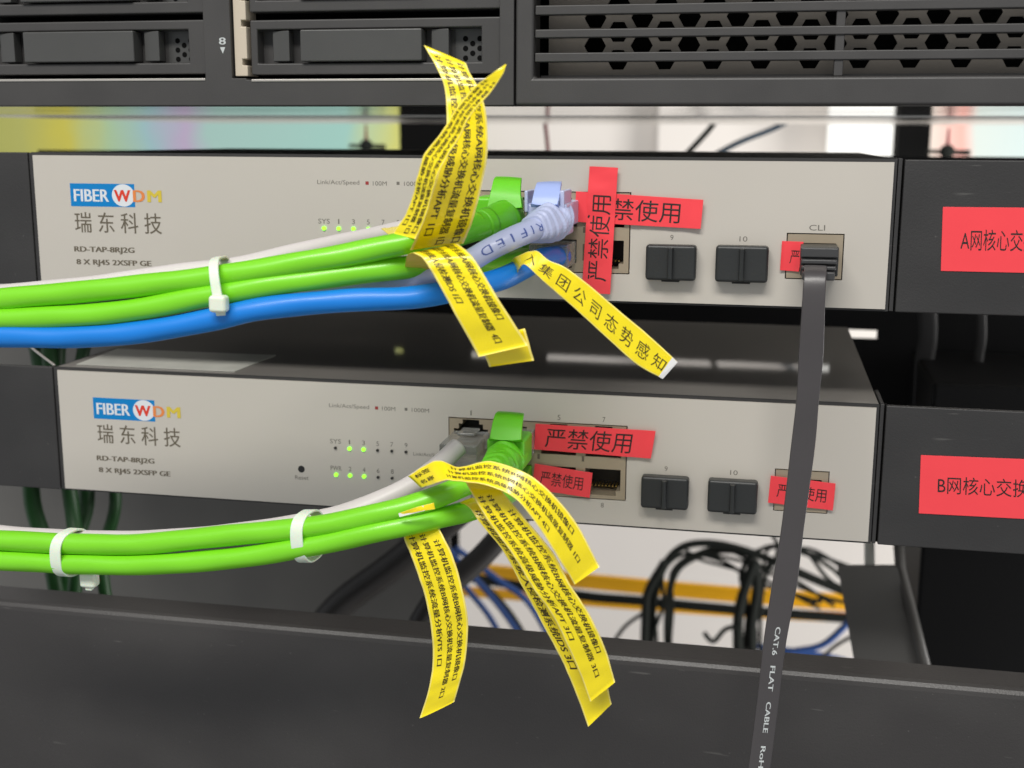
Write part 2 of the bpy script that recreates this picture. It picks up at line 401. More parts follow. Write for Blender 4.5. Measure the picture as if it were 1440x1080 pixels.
# dark side sheet lower left, and things on the right below
a = at(150, 700, 240); b = at(632, 700, 240)
t = thing('side_panel', (a.x, 240, -400), 'dark side sheet of the rack below the lower panel at left', 'side panel')
obj('sheet', box(-260, b.x, 240, 242, -420, -100), 'side_grey', t)
p = [at(400, 960, 205), at(470, 860, 210), at(560, 790, 215), at(680, 690, 220)]
o = obj('cable', sweep([Vector(q) for q in cr([tuple(v) for v in p], 20)], [(8, 8)]*21, 14), 'shelf_black', smooth=True); setp(o, 'thick black hose rising behind the lower green cables', 'hose')
p = [at(540, 1000, 190), at(600, 860, 190), at(680, 780, 200), at(760, 690, 210)]
o = obj('cable', sweep([Vector(q) for q in cr([tuple(v) for v in p], 20)], [(6, 6)]*21, 14), 'shelf_black', smooth=True); setp(o, 'thick black hose behind the left hanging yellow tag', 'hose')
# right: grey sheet metal leg, bright edged strut and black box
t = thing('rack_upright', at(1240, 950, 200), 'dark grey sheet metal upright standing under the right end of the lower panel', 'rack upright')
q = [at(1178, 797, 210), at(1262, 797, 210), at(1300, 960, 180), at(1206, 960, 180)]
V = [*q, *[v+Vector((0, 3, 0)) for v in q]]
obj('upright_sheet', (V, [(3, 2, 1, 0), (4, 5, 6, 7), (0, 1, 5, 4), (1, 2, 6, 5), (2, 3, 7, 6), (3, 0, 4, 7)]), 'matte_grey', t)
obj('upright_strut', sweep([at(1262, 740, 230), at(1266, 800, 215), at(1284, 870, 190), at(1306, 960, 160)], [(2.6, 2.6)]*4, 10), 'matte_grey', t, smooth=True)
obj('upright_rib', sweep([at(1222, 730, 260), at(1223, 800, 240)], [(2.6, 2.6)]*2, 10), 'grey_foil', t, smooth=True)
a = at(1296, 775, 230)
o = obj('cable_manager', box(a.x, a.x+260, 232, 330, -420, -110), 'void_black', bevel=2); setp(o, 'black cable manager box below the bracket with the lower red sticker', 'cable manager')
for px, w_, lab in ((1302, 5.0, 'wide'), (1377, 2.8, 'narrow')):
    pp = [(px, 400, 300), (px+3, 470, 300), (px-3, 520, 300), (px-6, 640, 300)]
    path = pxpath(pp, 16); o = obj('strap', sweep(path, [(w_, 1)]*17, 10, 3), 'strap_dark', smooth=True); setp(o, lab+' dark strap hanging in the gap right of the lower panel', 'strap')

# rear aisle: yellow tray, black bundles, blue cables
t = thing('cable_tray', at(920, 850, 640), 'yellow cable tray crossing the white wall below the lower panel', 'cable tray')
for (y0_, y1_), hh in (((800, 850), 6.8), ((832, 868), 4.2)):
    path = [at(560, y0_-8, 640), at(1000, (y0_+y1_)/2+8, 630), at(1330, y1_+6, 620)]
    path = [Vector(q) for q in cr([tuple(v) for v in path], 12)]
    obj('side_rail', sweep(path, [(hh, 3)]*13, 12, 6), 'tray_yellow', t)
wire('cable', [(560, 795, 600), (800, 835, 600), (900, 845, 600), (1040, 858, 600), (1200, 870, 600), (1330, 880, 590)], 4.4, 'wire_black', 'straight black cable lying along the yellow tray', 'cable')
wire('cable', [(912, 960, 560), (915, 880, 560), (928, 810, 560), (955, 772, 560), (1000, 764, 560), (1060, 778, 560), (1120, 805, 560), (1210, 842, 560), (1280, 870, 560)], 3.2, 'wire_black', 'upper arching black cable in front of the yellow tray', 'cable', 60)
wire('cable', [(940, 960, 570), (938, 870, 570), (948, 810, 570), (975, 785, 570), (1020, 774, 570), (1080, 786, 570), (1150, 815, 570), (1240, 858, 570)], 2.7, 'wire_black', 'lower arching black cable in front of the yellow tray', 'cable', 60)
wire('cable', [(905, 960, 555), (908, 860, 555), (912, 830, 555), (935, 790, 555)], 3.6, 'wire_black', 'short black cable at the left foot of the arch', 'cable')
wire('cable', [(1040, 960, 550), (1038, 870, 550), (1050, 820, 550), (1062, 788, 550)], 4.2, 'wire_black', 'thick black bundle dropping from the arch beside the flat cable', 'cable')
wire('cable', [(1058, 960, 552), (1057, 880, 552), (1064, 830, 552), (1062, 790, 552)], 3.8, 'wire_black', 'thin black strand right of the thick bundle', 'cable')
wire('cable', [(990, 890, 540), (1003, 902, 540), (1020, 885, 540), (1042, 880, 540)], 2.0, 'wire_black', 'small curl of black cable left of the thick bundle', 'cable')
for k, (p, lab) in enumerate((([(600, 740, 560), (660, 805, 560), (700, 850, 560), (735, 900, 560), (760, 950, 560)], 'upper blue cable slanting behind the long yellow tags'),
        ([(610, 770, 570), (650, 820, 570), (690, 870, 570), (720, 930, 570)], 'middle blue cable slanting behind the long yellow tags'),
        ([(640, 770, 550), (700, 815, 550), (745, 850, 550), (790, 930, 550)], 'blue cable nearest the tray behind the long yellow tags'),
        ([(1070, 920, 560), (1120, 915, 560), (1160, 905, 560), (1200, 870, 560), (1240, 850, 560)], 'blue cable rising right of the flat grey cable'),
        ([(1060, 908, 570), (1110, 915, 570), (1170, 925, 570), (1240, 945, 570)], 'blue cable lying low right of the flat grey cable'))):
    wire('cable', p, 2.8, 'navy', lab, 'cable', 30)
wire('cable', [(630, 780, 580), (690, 830, 580), (730, 880, 580), (770, 960, 580)], 2.2, 'wire_black', 'black cable among the slanting blue cables', 'cable')
wire('cable', [(1150, 930, 540), (1180, 905, 540), (1230, 880, 540)], 1.6, 'shelf_black', 'thin grey cable beside the sheet metal upright', 'cable')
rnd = random.Random(3)
for k in range(9):
    x = 915+rnd.random()*34 if k < 4 else 1030+rnd.random()*46; j_ = lambda v: rnd.uniform(-v, v)
    pts = [(x, 960, 556), (x+j_(8), 900, 556), (x+j_(10), 850, 556), (x+8+j_(10), 805, 558), (x+30+j_(14), 775+j_(6), 560), (x+80+j_(20), 780+j_(10), 560), (x+150+j_(20), 815+j_(10), 562), (x+230, 848+j_(8), 562)]
    wire('wire', pts, 1.1+rnd.random()*.6, 'wire_black', 'thin black wire tangled in the %s bundle behind the lower device' % ('left' if k < 4 else 'right'), 'wire', 40, 'thin wires of the %s tangle' % ('left' if k < 4 else 'right'), 6)
for k, q in enumerate(([(840, 945, 560), (862, 905, 560), (880, 880, 560), (905, 862, 560), (925, 850, 560)], [(1090, 790, 556), (1094, 768, 556), (1086, 752, 556)], [(1140, 850, 556), (1160, 842, 556), (1200, 850, 556)])):
    wire('wire', q, 1.6, 'wire_black', ('thin black wire curving down left of the left bundle', 'cut cable tie end sticking up from the arch', 'short black wire crossing the tray near the upright')[k], 'wire', 24)
# dark green cables hanging at left
for k, (px, Y, r_) in enumerate(((70, 120, 4), (92, 112, 3.6), (108, 125, 4), (150, 118, 3.0))):
    wire('cable', [(px-50+22*k, 400, Y), (px-12-8*k, 520, Y-6), (px+(-26, 6, 14, 12)[k], 690, Y+8*k), (px+(2, 16, -12, -6)[k], 790, Y), (px+(20, 4, -20, 10)[k], 900, Y)], r_, 'dark_green', ('first', 'second', 'third', 'fourth')[k]+' from the left of the dark green cables hanging behind the left brackets', 'cable', 30, 'dark green cables hanging at left')
wire('wire', [(20, 462, 30), (43, 487, 18), (60, 501, 12), (77, 514, 9)], .5, 'case_black', 'thin grey wire meeting the corner of the lower panel', 'wire')

# ------------------------------------------------------------------ server above
def server():
    t = thing('rack_server', (160, 0, 16.3), 'dark grey rack server with drive trays and vent grille above the panels', 'server')
    Z0 = 16.35
    xs = 169.5                                                   # seam between the two bezel halves
    bays = [(-60, 67.7, 24.9, 121), (76.9, 81.8, 24.9, 121), (81.8, 164.8, 24.4, 121)]
    obj('bezel', plate(-160, xs-.25, Z0, 124, bays, -6, 6), 'server_plastic', t, bevel=.5)
    obj('bezel', plate(xs+.25, 520, Z0, 124, [(175.4, 470, 24.6, 119)], -6, 6), 'server_plastic', t, bevel=1.0)
    obj('bay_edge', box(-60, 67.7, -6.3, -4, 24.2, 25.0), 'edge_metal', t, bevel=.2)
    obj('bay_edge', box(83.6, 164.8, -6.3, -4, 23.8, 24.6), 'edge_metal', t, bevel=.2)
    obj('chassis_lid', box(174, 520, 6.5, 60, 119, 120.2), 'deep_black', t)
    obj('chassis', box(-160, 520, 62, 500, Z0+.6, 120.2), 'deep_black', t)
    obj('chassis', box(-160, 173, 8, 44.8, Z0+.6, 120.2), 'deep_black', t)
    obj('chassis_floor', box(-160, 520, 8, 190, Z0, Z0+.5), 'zinc', t)
    obj('chassis_floor', box(-160, 520, 190.2, 498, Z0-.3, Z0+.5), 'zinc_satin', t)
    # notched beige rail
    obj('bay_rail', plate(77.4, 81.7, 25.6, 120, [(80, 81.7, 29, 31), (80, 81.7, 41, 43), (80, 81.7, 49, 51.5), (80, 81.7, 62, 64)], -4.5, 4), 'beige', t, bevel=.3)
    obj('bay_number', flat_text('8', 73.0, 75.2, 35.4, 37.6, -6.06, .02), 'ink_white', t)
    obj('bay_arrow', ([(73.2, -6.06, 34.6), (75.0, -6.06, 34.6), (74.1, -6.06, 32.6)], [(0, 2, 1)]), 'ink_white', t)
    def tray(x0, z0, w_=82.4, h_=17.0):
        x1 = x0+w_; z1 = z0+h_
        tr = obj('drive_tray', plate(x0, x1, z0, z1, [(x0+2.4, x1-6.5, z0+3.6, z1-3.0)], -3.6, 4), 'server_plastic', t, bevel=.5)
        obj('tray_back', box(x0+1, x1-1, 1.5, 3.5, z0+1, z1-1), 'server_plastic', tr)
        obj('tray_handle', box(x0+17.3, x0+57.2, -5, 1.2, z0+4.0, z1-3.2), 'server_handle', tr, bevel=.5)
        for a_, b_ in ((7.0, 12.8), (59.6, 65.2)):
            v, f = box(x0+a_, x0+b_, -2.2, 1.2, z0+4.2, z1-3.3); v = [Vector(q) for q in v]
            for i in (1, 5): v[i] += Vector((.4, -1.6, 0))
            obj('tray_latch', (v, f), 'server_handle', tr, bevel=.35)
        hs = []
        for ci in range(3):
            for ri in range(3 if ci % 2 == 0 else 2):
                hs.append(disc(x0+69.8+ci*2.3, 1.0, z0+5.0+ri*2.95+(1.47 if ci % 2 else 0), .85, 14))
        obj('tray_vent', box(x0+66.6, x1-6.6, 1.1, 1.4, z0+3.7, z1-3.1), 'server_handle', tr)
        obj('vent_holes', join(*hs), 'deep_black', tr)
    tray(-14.3-.4, 26.4); tray(-14.3-.4, 45.6); tray(82.6, 26.0); tray(82.6, 45.4)
    for k in (1, 2, 3): tray(-14.7, 45.6+19.2*k); tray(82.6, 45.4+19.2*k)
    # grille
    for z0, z1 in ((29.3, 32.0), (36.4, 38.9), (43.1, 45.9), (50.2, 52.9), *[(57.2+7*k, 59.8+7*k) for k in range(9)]):
        obj('vent_slat', box(175.6, 469, -5.0, -1.5, z0, z1), 'server_plastic', t, bevel=.35)
    for x in (264.4, 353.5): obj('vent_post', box(x, x+2.6, -4.4, -1.2, 24.7, 119), 'server_plastic', t, bevel=.3)
    # honeycomb
    YH = 9.; Rc = 4.86; Rh = 3.45; V, Fs = [], []
    cx0 = at(869, 85, YH)
    for ci in range(-2, 42):
        for ri in range(-2, 12):
            cx = cx0.x+ci*1.5*Rc; cz = cx0.z+.2+(ri+(.5 if ci % 2 else 0))*math.sqrt(3)*Rc
            if cz > 113 or cx < 178 or cz < Z0+Rc: continue
            n = len(V)
            for rr, yy in ((Rc, YH), (Rh, YH), (Rh, YH+1.2)):
                for k in range(6): a_ = math.pi/3*k; V.append((cx+rr*math.cos(a_), yy, cz+rr*math.sin(a_)))
            solid_cell = cx < 186 or ri < 0
            for k in range(6):
                k2 = (k+1) % 6; Fs.append((n+k, n+k2, n+6+k2, n+6+k)); Fs.append((n+6+k, n+6+k2, n+12+k2, n+12+k))
            if solid_cell: Fs.append(tuple(n+6+k for k in range(6)))
    obj('honeycomb_grille', (V, Fs), 'mesh_steel', t)
    obj('grille_sill', box(175.5, 470, 6.1, YH+.5, Z0+1, cx0.z-4.6), 'server_plastic', t)
    obj('grille_side', box(177.4, 184, YH+.15, YH+1, Z0+1, 119), 'mesh_steel', t)
server()
# let the server front be open behind the grille: dark cavity
# ------------------------------------------------------------------ the two tap appliances
W = 283.55; H = 44.
def port_holes(x, z_in, z_out, flip):
    """opening of one RJ45 jack as three stacked rectangles; flip: latch notch on top"""
    if flip: return [(x-5.9, x+5.9, z_in, z_out-3.2), (x-4.2, x+4.2, z_out-3.2, z_out-1.5), (x-2.9, x+2.9, z_out-1.5, z_out)]
    return [(x-5.9, x+5.9, z_out+1.7, z_in), (x-4.4, x+4.4, z_out+.0, z_out+1.7)]
def tap(ox, oy, oz, label, leds, lower):
    t = thing('network_appliance', (ox+W/2, oy, oz-H), label, 'network device', 'silver front network devices')
    def bx(*a): g = box(*a); return [(v[0]+ox, v[1]+oy, v[2]+oz) for v in g[0]], g[1]
    def mv(g): return [(v[0]+ox, v[1]+oy, v[2]+oz) for v in g[0]], *g[1:]
    BL = (145.3, 205.2, -35.1, -10.2); CL = (253.7, 270.1, -35.2, -21.8); S1 = (211.6, 225.4, -35, -26.5); S2 = (233.2, 247.4, -35, -26.5)
    holes = [(BL[0]-.35, BL[1]+.35, BL[2]-.35, BL[3]+.35), (CL[0]-.35, CL[1]+.35, CL[2]-.35, CL[3]+.35), S1, S2]
    obj('front_panel', mv(plate(0, W, -H, 0, holes, 0, 1.6)), 'silver_panel', t)
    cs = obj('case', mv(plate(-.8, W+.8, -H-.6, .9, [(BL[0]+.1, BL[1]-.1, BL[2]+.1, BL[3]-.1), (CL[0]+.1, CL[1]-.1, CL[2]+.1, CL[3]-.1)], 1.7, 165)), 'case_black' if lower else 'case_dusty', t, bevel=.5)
    obj('case_filling', bx(100, 275, 11, 164, -36.5, -8), 'port_dark', cs)
    obj('case_lip', mv(plate(-.9, W+.9, -H-.7, 1.0, [(-.05, W+.05, -H-.05, .05)], .6, 1.7)), 'panel_black', t)
    # jack block
    xs = [BL[0]+14.97*(i+.5) for i in range(4)]; hs = []
    for x in xs: hs += port_holes(x, -20.8, -10.4, True)+port_holes(x, -24.9, -33.9, False)
    jb = obj('jack_block', mv(plate(BL[0], BL[1], BL[2], BL[3], hs, -.25, 10.8)), 'port_tin', t)
    for x in xs:
        for z in (-23.9, -34.6):
            obj('indicator_window', bx(x-7.1, x-6.3, -.3, .2, z+1.2 if z > -30 else z+3.2, z+3 if z > -30 else z+8.4), 'ink_soft', jb)
    pins = [bx(xs[3]-4.2+k*1.15, xs[3]-3.8+k*1.15, 3.5, 8.5, -31.9, -31.5) for k in range(8)]
    pn = obj('contact_pins', join(*pins), 'gold', jb); pn['kind'] = 'stuff'
    cj = obj('console_jack', mv(plate(CL[0], CL[1], CL[2], CL[3], [(CL[0]+2.2, CL[1]-2.0, CL[2]+3.6, CL[3]-2.6), (CL[0]+3.8, CL[1]-3.6, CL[2]+2.2, CL[2]+3.6)], -.2, 10.8)), 'port_tin', t)
    for s_ in (S1, S2):
        c = obj('module_cage', mv(plate(s_[0], s_[1], s_[2], s_[3], [(s_[0]+.5, s_[1]-.5, s_[2]+.5, s_[3]-.5)], .3, 1.5)), 'port_tin', t)
    # print
    Y = -.04
    lg = obj('logo_block', bx(13.4, 37.3, Y, .0, -17.1, -9.35), 'logo_blue', t)
    c = disc(0, 0, 0, 1, 36); el = [(ox+33.1+4.2*v[0], oy+Y-.03, oz-13.2+3.75*v[2]) for v in c[0]]
    obj('logo_ellipse', (el, c[1]), 'logo_white', lg)
    def tx(name, body, x0, x1, z0, z1, m, bold=0., par=t, y=Y): return obj(name, mv(flat_text(body, x0, x1, z0, z1, y, bold)), m, par)
    tx('logo_letters', 'FIBER', 14.8, 27.6, -15.4, -11.3, 'logo_white', .03, lg, Y-.05)
    tx('logo_letter', 'W', 29.9, 35.6, -15.3, -11.4, 'logo_red', .04, lg, Y-.07)
    tx('logo_letter', 'D', 36.9, 40.8, -15.3, -11.4, 'logo_orange', .04, lg, Y-.07)
    tx('logo_letter', 'M', 42.2, 46.9, -15.3, -11.4, 'logo_yellow', .04, lg, Y-.07)
    tx('company_name', '瑞 东 科 技', 14.4, 46.6, -26.0, -19.0, 'ink_soft', .008)
    tx('model_text', 'RD-TAP-8RJ2G', 13.6, 36.0, -33.2, -30.8, 'ink_soft', .045)
    tx('port_count_text', '8 X RJ45 2XSFP GE', 14.1, 42.0, -37.6, -35.2, 'ink_soft', .045)
    tx('speed_text', 'Link/Act/Speed', 102.6, 117.0, -9.0, -7.2, 'ink_grey', .0)
    obj('speed_dot', bx(119.1, 120.2, Y, 0, -8.6, -7.5), 'dot_red', t); tx('speed_text', '100M', 121.6, 126.3, -8.8, -7.4, 'ink_grey')
    obj('speed_dot', bx(129.6, 130.6, Y, 0, -8.5, -7.5), 'ink_grey', t); tx('speed_text', '1000M', 132.1, 138.2, -8.8, -7.4, 'ink_grey')
    lx = [104.6+5.07*i for i in range(6)]
    for row, (z, names) in enumerate(((-22.9, ('SYS', '1', '3', '5', '7', '9')), (-32.5, ('PWR', '2', '4', '6', '8', '10')))):
        for i, (x, nm) in enumerate(zip(lx, names)):
            on = leds[row][i]
            if on is None: continue
            c = disc(x, -.5, z, .66 if on else .5, 16, .6)
            obj('indicator_light', mv(c), 'led_on' if on else 'led_off', t)
            wd = (.22 if nm == '1' else .5) if len(nm) == 1 else (2.0 if len(nm) == 3 else 1.1)
            tx('light_caption', nm, x-wd, x+wd, z+1.5, z+3.1, 'ink_grey')
    tx('speed_text', 'Link/Act/Speed', 132.5, 143.5, -24.4, -22.9, 'ink_grey')
    c = disc(91.8, -.05, -31.3, 1.25, 24); rh = obj('reset_hole', mv(c), 'port_dark', t)
    tx('reset_text', 'Reset', 89.4, 94.4, -35.1, -33.6, 'ink_grey')
    for x, nm in zip(xs, '1357'): tx('port_number', nm, x-(.2 if nm == '1' else .5), x+(.2 if nm == '1' else .5), -9.0, -7.3, 'ink_grey')
    for x, nm in zip(xs, '2468'): tx('port_number', nm, x-.5, x+.5, -38.2, -36.6, 'ink_grey')
    tx('port_number', '9', 218.0, 219.0, -24.4, -22.8, 'ink_grey'); tx('port_number', '10', 239.2, 241.6, -24.4, -22.8, 'ink_grey')
    if not lower: tx('port_name', 'CLI', 259.9, 264.6, -20.6, -18.9, 'ink_grey')
    # ears
    l = thing('x', (0, 0, 0), '', '') if False else None
    e = obj('mounting_bracket', bx(-118, -2.2, .4, 2.6, -H-.8, .9), 'panel_black', t, bevel=.4)
    obj('bracket_flange', bx(-2.1, -1.0, 1.0, 46, -H-.6, .8), 'panel_black', e, bevel=.2)
    obj('gap_light_block', bx(W+.9, W+3.4, 2.6, 5, -H-.6, .7), 'deep_black', t)  # black strip added to keep light out of the gap beside the case
    e = obj('mounting_bracket', bx(W+3.0, W+120, .2, 2.4, -H-.8, .8), 'panel_black', t, bevel=.4)
    obj('bracket_flange', bx(W+1.2, W+2.4, .6, 24, -H-.6, 1.1), 'panel_black', e, bevel=.2)
    return t
T = True; Fz = False
tap(0, 0, 0, 'upper silver network device with four green lights in its top row', ((T, T, T, T, Fz, Fz), (T, T, T, T, Fz, Fz)), False)
LX, LY, LZ = -.05, 5.86, -75.98
low = tap(LX, LY, LZ, 'lower silver network device with dark system light and reset hole', ((Fz, T, T, Fz, Fz, Fz), (T, T, T, Fz, Fz, None)), True)
# silvery label on top of the lower case
def top_at(px, py, z):
    d = RT*(px-720)/F - UP*(py-540)/F + FWD
    return CAM+d*((z-CAM.z)/d.z)
zt = LZ+1.0
q = [top_at(107, 513, zt), top_at(330, 523, zt), top_at(388, 500, zt), top_at(165, 491, zt)]
V = [v+Vector((0, 0, .05)) for v in q]+[v+Vector((0, 0, .2)) for v in q]
o = obj('rating_label', (V, [(0, 3, 2, 1), (4, 5, 6, 7), (0, 1, 5, 4), (1, 2, 6, 5), (2, 3, 7, 6), (3, 0, 4, 7)]), 'grey_foil'); setp(o, 'silvery grey label stuck on top of the lower device at left', 'label')

# ------------------------------------------------------------------ dust plugs in the module cages
def dust_plug(ox, oy, oz, x0, x1, z0, z1, label):
    t = thing('dust_plug', (ox+(x0+x1)/2, oy, oz+z0), label, 'dust plug', 'black rubber dust plugs')
    def sh(g): return [(v[0]+ox, v[1]+oy, v[2]+oz) for v in g[0]], g[1]
    obj('plug_cap', sh(box(x0, x1, -4.6, -.1, z0, z1)), 'rubber', t, bevel=1.0)
    xm = (x0+x1)/2
    path = [Vector((ox+xm, oy-4.6, oz+z1-.8)), Vector((ox+xm, oy-4.6, oz+z0+.9))]
    obj('grip_ridge', sweep(path, [(.85, 2.6)]*2, 12, 3), 'rubber', t, smooth=False)
    obj('plug_tongue', sh(box(xm-2.8, xm+2.8, -3.6, -.2, z0-.5, z0-.05)), 'rubber', t, bevel=.2)
dust_plug(0, 0, 0, 210.9, 226.4, -36.6, -25.6, 'left black dust plug of the upper device, nearer the crossed red stickers')
dust_plug(0, 0, 0, 232.3, 248.2, -36.6, -25.4, 'right black dust plug of the upper device, nearer the console jack')
dust_plug(LX, LY, LZ, 210.8, 226.2, -36.2, -25.4, 'left black dust plug of the lower device, nearer the larger red sticker')
dust_plug(LX, LY, LZ, 232.4, 248.2, -36.2, -25.3, 'right black dust plug of the lower device, nearer the flat cable')

# ------------------------------------------------------------------ shelf / blank panel at the bottom
t = thing('blank_panel', (150, 0, -260), 'wide black steel panel across the bottom in front of everything', 'panel')
prof = [(-168.4, 0.), (-166.2, .6), (-165.2, 2.6), (-165, 5)]
V, Fs = [], []
pr = [(2.5, -330), (2.5, -168.0), (2.8, -166.6), (3.7, -165.5), (5.2, -165.0), (17.5, -165.0), (17.5, -166.2), (5.4, -166.2), (4.2, -168.2), (4.2, -330)]
for x in (-230, 560):
    for y, z in pr: V.append((x, y, z))
n = len(pr)
for k in range(n): Fs.append((k, (k+1) % n, (k+1) % n+n, k+n))
Fs += [tuple(range(n-1, -1, -1)), tuple(range(n, 2*n))]
obj('panel_sheet', (V, Fs), 'shelf_black', t, smooth=False)

# ------------------------------------------------------------------ cables
def cable(name, label, pts, r, m, group=None, n=170, cat='network cable'):
    t = thing(name, at(*pts[0]), label, cat, group)
    p = pxpath(pts, n); V, Fs = sweep(p, [(r, r)]*len(p), 28)
    ln = 0; ph = len(pts)*1.7
    for i in range(len(p)):
        if i: ln += (p[i]-p[i-1]).length
        for k in range(28):
            a = 2*math.pi*k/28; d = .045*math.sin(2*a+ln/3.4+ph)+.03*math.sin(3*a-ln/5.3+ph)
            v = V[i*28+k]; V[i*28+k] = v+(v-p[i]).normalized()*d*(r/3)
    j = obj('cable_jacket', (V, Fs), m, t, smooth=True); return t, p
# upper row -------------
g1, p1 = cable('network_cable', 'upper green cable of the top bundle, going to the green booted plug',
    [(-60, 425, -72), (0, 421, -72), (160, 406, -72), (300, 390, -71), (400, 374, -70), (480, 360, -68), (573, 341, -64), (630, 329, -56), (672, 313, -46)], 3.2, 'green_cable', 'bright green network cables')
g2, p2 = cable('network_cable', 'second green cable of the top bundle, under the first one',
    [(-60, 452, -73), (0, 449, -73), (160, 440, -73), (300, 415, -72), (400, 398, -70), (480, 387, -67), (560, 377, -62), (640, 372, -50), (690, 372, -30), (722, 364, -16), (735, 360, -4)], 3.2, 'green_cable', 'bright green network cables')
bl, p3 = cable('network_cable', 'bright blue cable at the bottom of the top bundle',
    [(-60, 472, -74), (0, 473, -74), (100, 474, -74), (200, 467, -74), (300, 449, -74), (370, 434, -73), (480, 423, -70), (573, 419, -66), (640, 408, -60), (700, 394, -52), (735, 378, -42), (762, 364, -28), (790, 360, -12)], 3.15, 'blue_cable')
li, p4 = cable('network_cable', 'pale lilac printed cable in the top bundle with ribbed boot',
    [(340, 434, -55), (430, 418, -58), (520, 404, -58), (600, 388, -58), (650, 372, -56), (690, 350, -53), (725, 333, -49), (757, 320, -40)], 3.2, 'lilac_cable')
wh, p5 = cable('network_cable', 'greyish white cable along the top of the upper bundle',
    [(-60, 420, -66), (0, 413, -66), (120, 402, -66), (250, 384, -64), (340, 373, -60), (430, 352, -50), (530, 331, -34), (600, 315, -22), (655, 303, -14), (672, 300, -4)], 2.7, 'white_cable')
# lower row --------------
g3, p6 = cable('network_cable', 'upper green cable of the lower pair, going to the green booted plug',
    [(-60, 758, -62), (0, 760, -62), (110, 765, -62), (200, 765, -62), (320, 753, -62), (440, 741, -62), (540, 721, -61), (600, 704, -58), (650, 684, -52), (685, 668, -42), (704, 652, -34)], 3.2, 'green_cable', 'bright green network cables')
g4, p7 = cable('network_cable', 'lower green cable of the lower pair',
    [(-60, 786, -63), (0, 788, -63), (110, 793, -63), (200, 794, -63), (320, 786, -63), (440, 767, -63), (540, 745, -62), (600, 732, -58), (660, 718, -50), (700, 702, -38), (722, 690, -22), (732, 684, -2)], 3.15, 'green_cable', 'bright green network cables')
wl, p8 = cable('network_cable', 'light grey cable behind the lower green pair with clear plug',
    [(-60, 746, -56), (0, 752, -56), (80, 758, -56), (200, 760, -56), (330, 750, -54), (440, 733, -48), (500, 717, -42), (560, 692, -36), (610, 660, -28), (645, 628, -20)], 3.1, 'white_cable')

def boot(t, pts, radii, m, ribs=0, sq=2.6, n=40, m2='green_boot'):
    path = pxpath(pts, n); rr = cr(radii, n)
    if ribs:
        rr = [(a*(1+.05*(1 if math.sin(2*math.pi*ribs*i/n) > 0 else -1)), b*(1+.05*(1 if math.sin(2*math.pi*ribs*i/n) > 0 else -1))) if i < n*.62 else (a, b) for i, (a, b) in enumerate(rr)]
    return obj('strain_relief', sweep(path, rr, 24, sq), m, t, smooth=(ribs == 0))
def latch_tab(t, pairs, m, th=1.5):
    rb = Ribbon(pairs, 20, 4, cup=.15); rb.fixflip(); return obj('latch_cover', rb.sheet(th)[:2], m, t, bevel=.25)
def plug_body(t, x, z0, z1, oy, m='clear_plug', w_=5.7, y0=-16, z_tab=None):
    return obj('plug_body', box(x-w_, x+w_, oy+y0, oy+1.2, z0, z1), m, t, bevel=.4)
X = [145.3+14.97*(i+.5) for i in range(4)]
# green booted plug, upper
boot(g1, [(625, 332, -57), (650, 325, -51), (684, 315, -42), (706, 309, -31), (714, 307, -14)], [(3.8, 3.8), (3.9, 3.9), (4.0, 4.0), (5.4, 5.0), (6.0, 5.4)], 'green_boot')
obj('boot_collar', sweep(pxpath([(676, 318, -44), (687, 314, -41)], 4), [(4.7, 4.6)]*5, 24), 'green_boot', g1, smooth=True)
latch_tab(g1, [((697, 248, -17), (734, 250, -17)), ((694, 252, -24), (733, 254, -24)), ((690, 268, -28), (732, 271, -28)), ((684, 292, -30), (734, 292, -30))], 'green_boot')
obj('boot_shell', box(X[1]-6.2, X[1]+6.4, -28, -13, -20.6, -10.6), 'green_boot', g1, bevel=1.2)
plug_body(g1, X[1], -19.6, -12.6, 0)
# lilac plug
boot(li, [(750, 322, -42), (761, 318, -37), (772, 313, -30), (779, 308, -22), (781, 305, -14)], [(3.7, 3.7), (4.5, 4.3), (5.3, 4.9), (5.8, 5.3), (6.0, 5.4)], 'lilac_cable', ribs=7, sq=3)
latch_tab(li, [((757, 256, -17), (790, 255, -17)), ((754, 258, -24), (789, 259, -24)), ((750, 272, -29), (787, 274, -29)), ((747, 287, -31), (784, 288, -31))], 'lilac_tab')
for (a_, b_) in (((739, 272, -26), (744, 272, -26)), ((788, 272, -26), (795, 273, -26))):
    c, d_ = at(*a_), at(*b_); obj('latch_guard', box(c.x, d_.x, -28, -14, c.z-5.4, c.z+.9), 'lilac_cable', li, bevel=.4)
c = at(772, 305, -22); obj('boot_shell', box(c.x-6.0, c.x+6.2, -27, -13, c.z-5.4, c.z+4.2), 'lilac_cable', li, bevel=1.0)
plug_body(li, X[2]+.4, -19.6, -12.4, 0, w_=6.1, y0=-14, m='lilac_cable')
# clear plugs
plug_body(bl, X[2]-.3, -32.4, -25.3, 0, w_=6.0, y0=-17)
plug_body(g2, X[1], -32.4, -25.3, 0, m='green_boot', w_=5.8, y0=-9)
plug_body(wh, X[0], -19.6, -12.6, 0)
plug_body(wl, LX+X[0]+.2, LZ-22.0, LZ-14.6, LY, w_=6.3, y0=-19)
obj('plug_latch', box(LX+X[0]-2.6, LX+X[0]+3.2, LY-9, LY-.5, LZ-13.9, LZ-13.1), 'clear_plug', wl, bevel=.2)
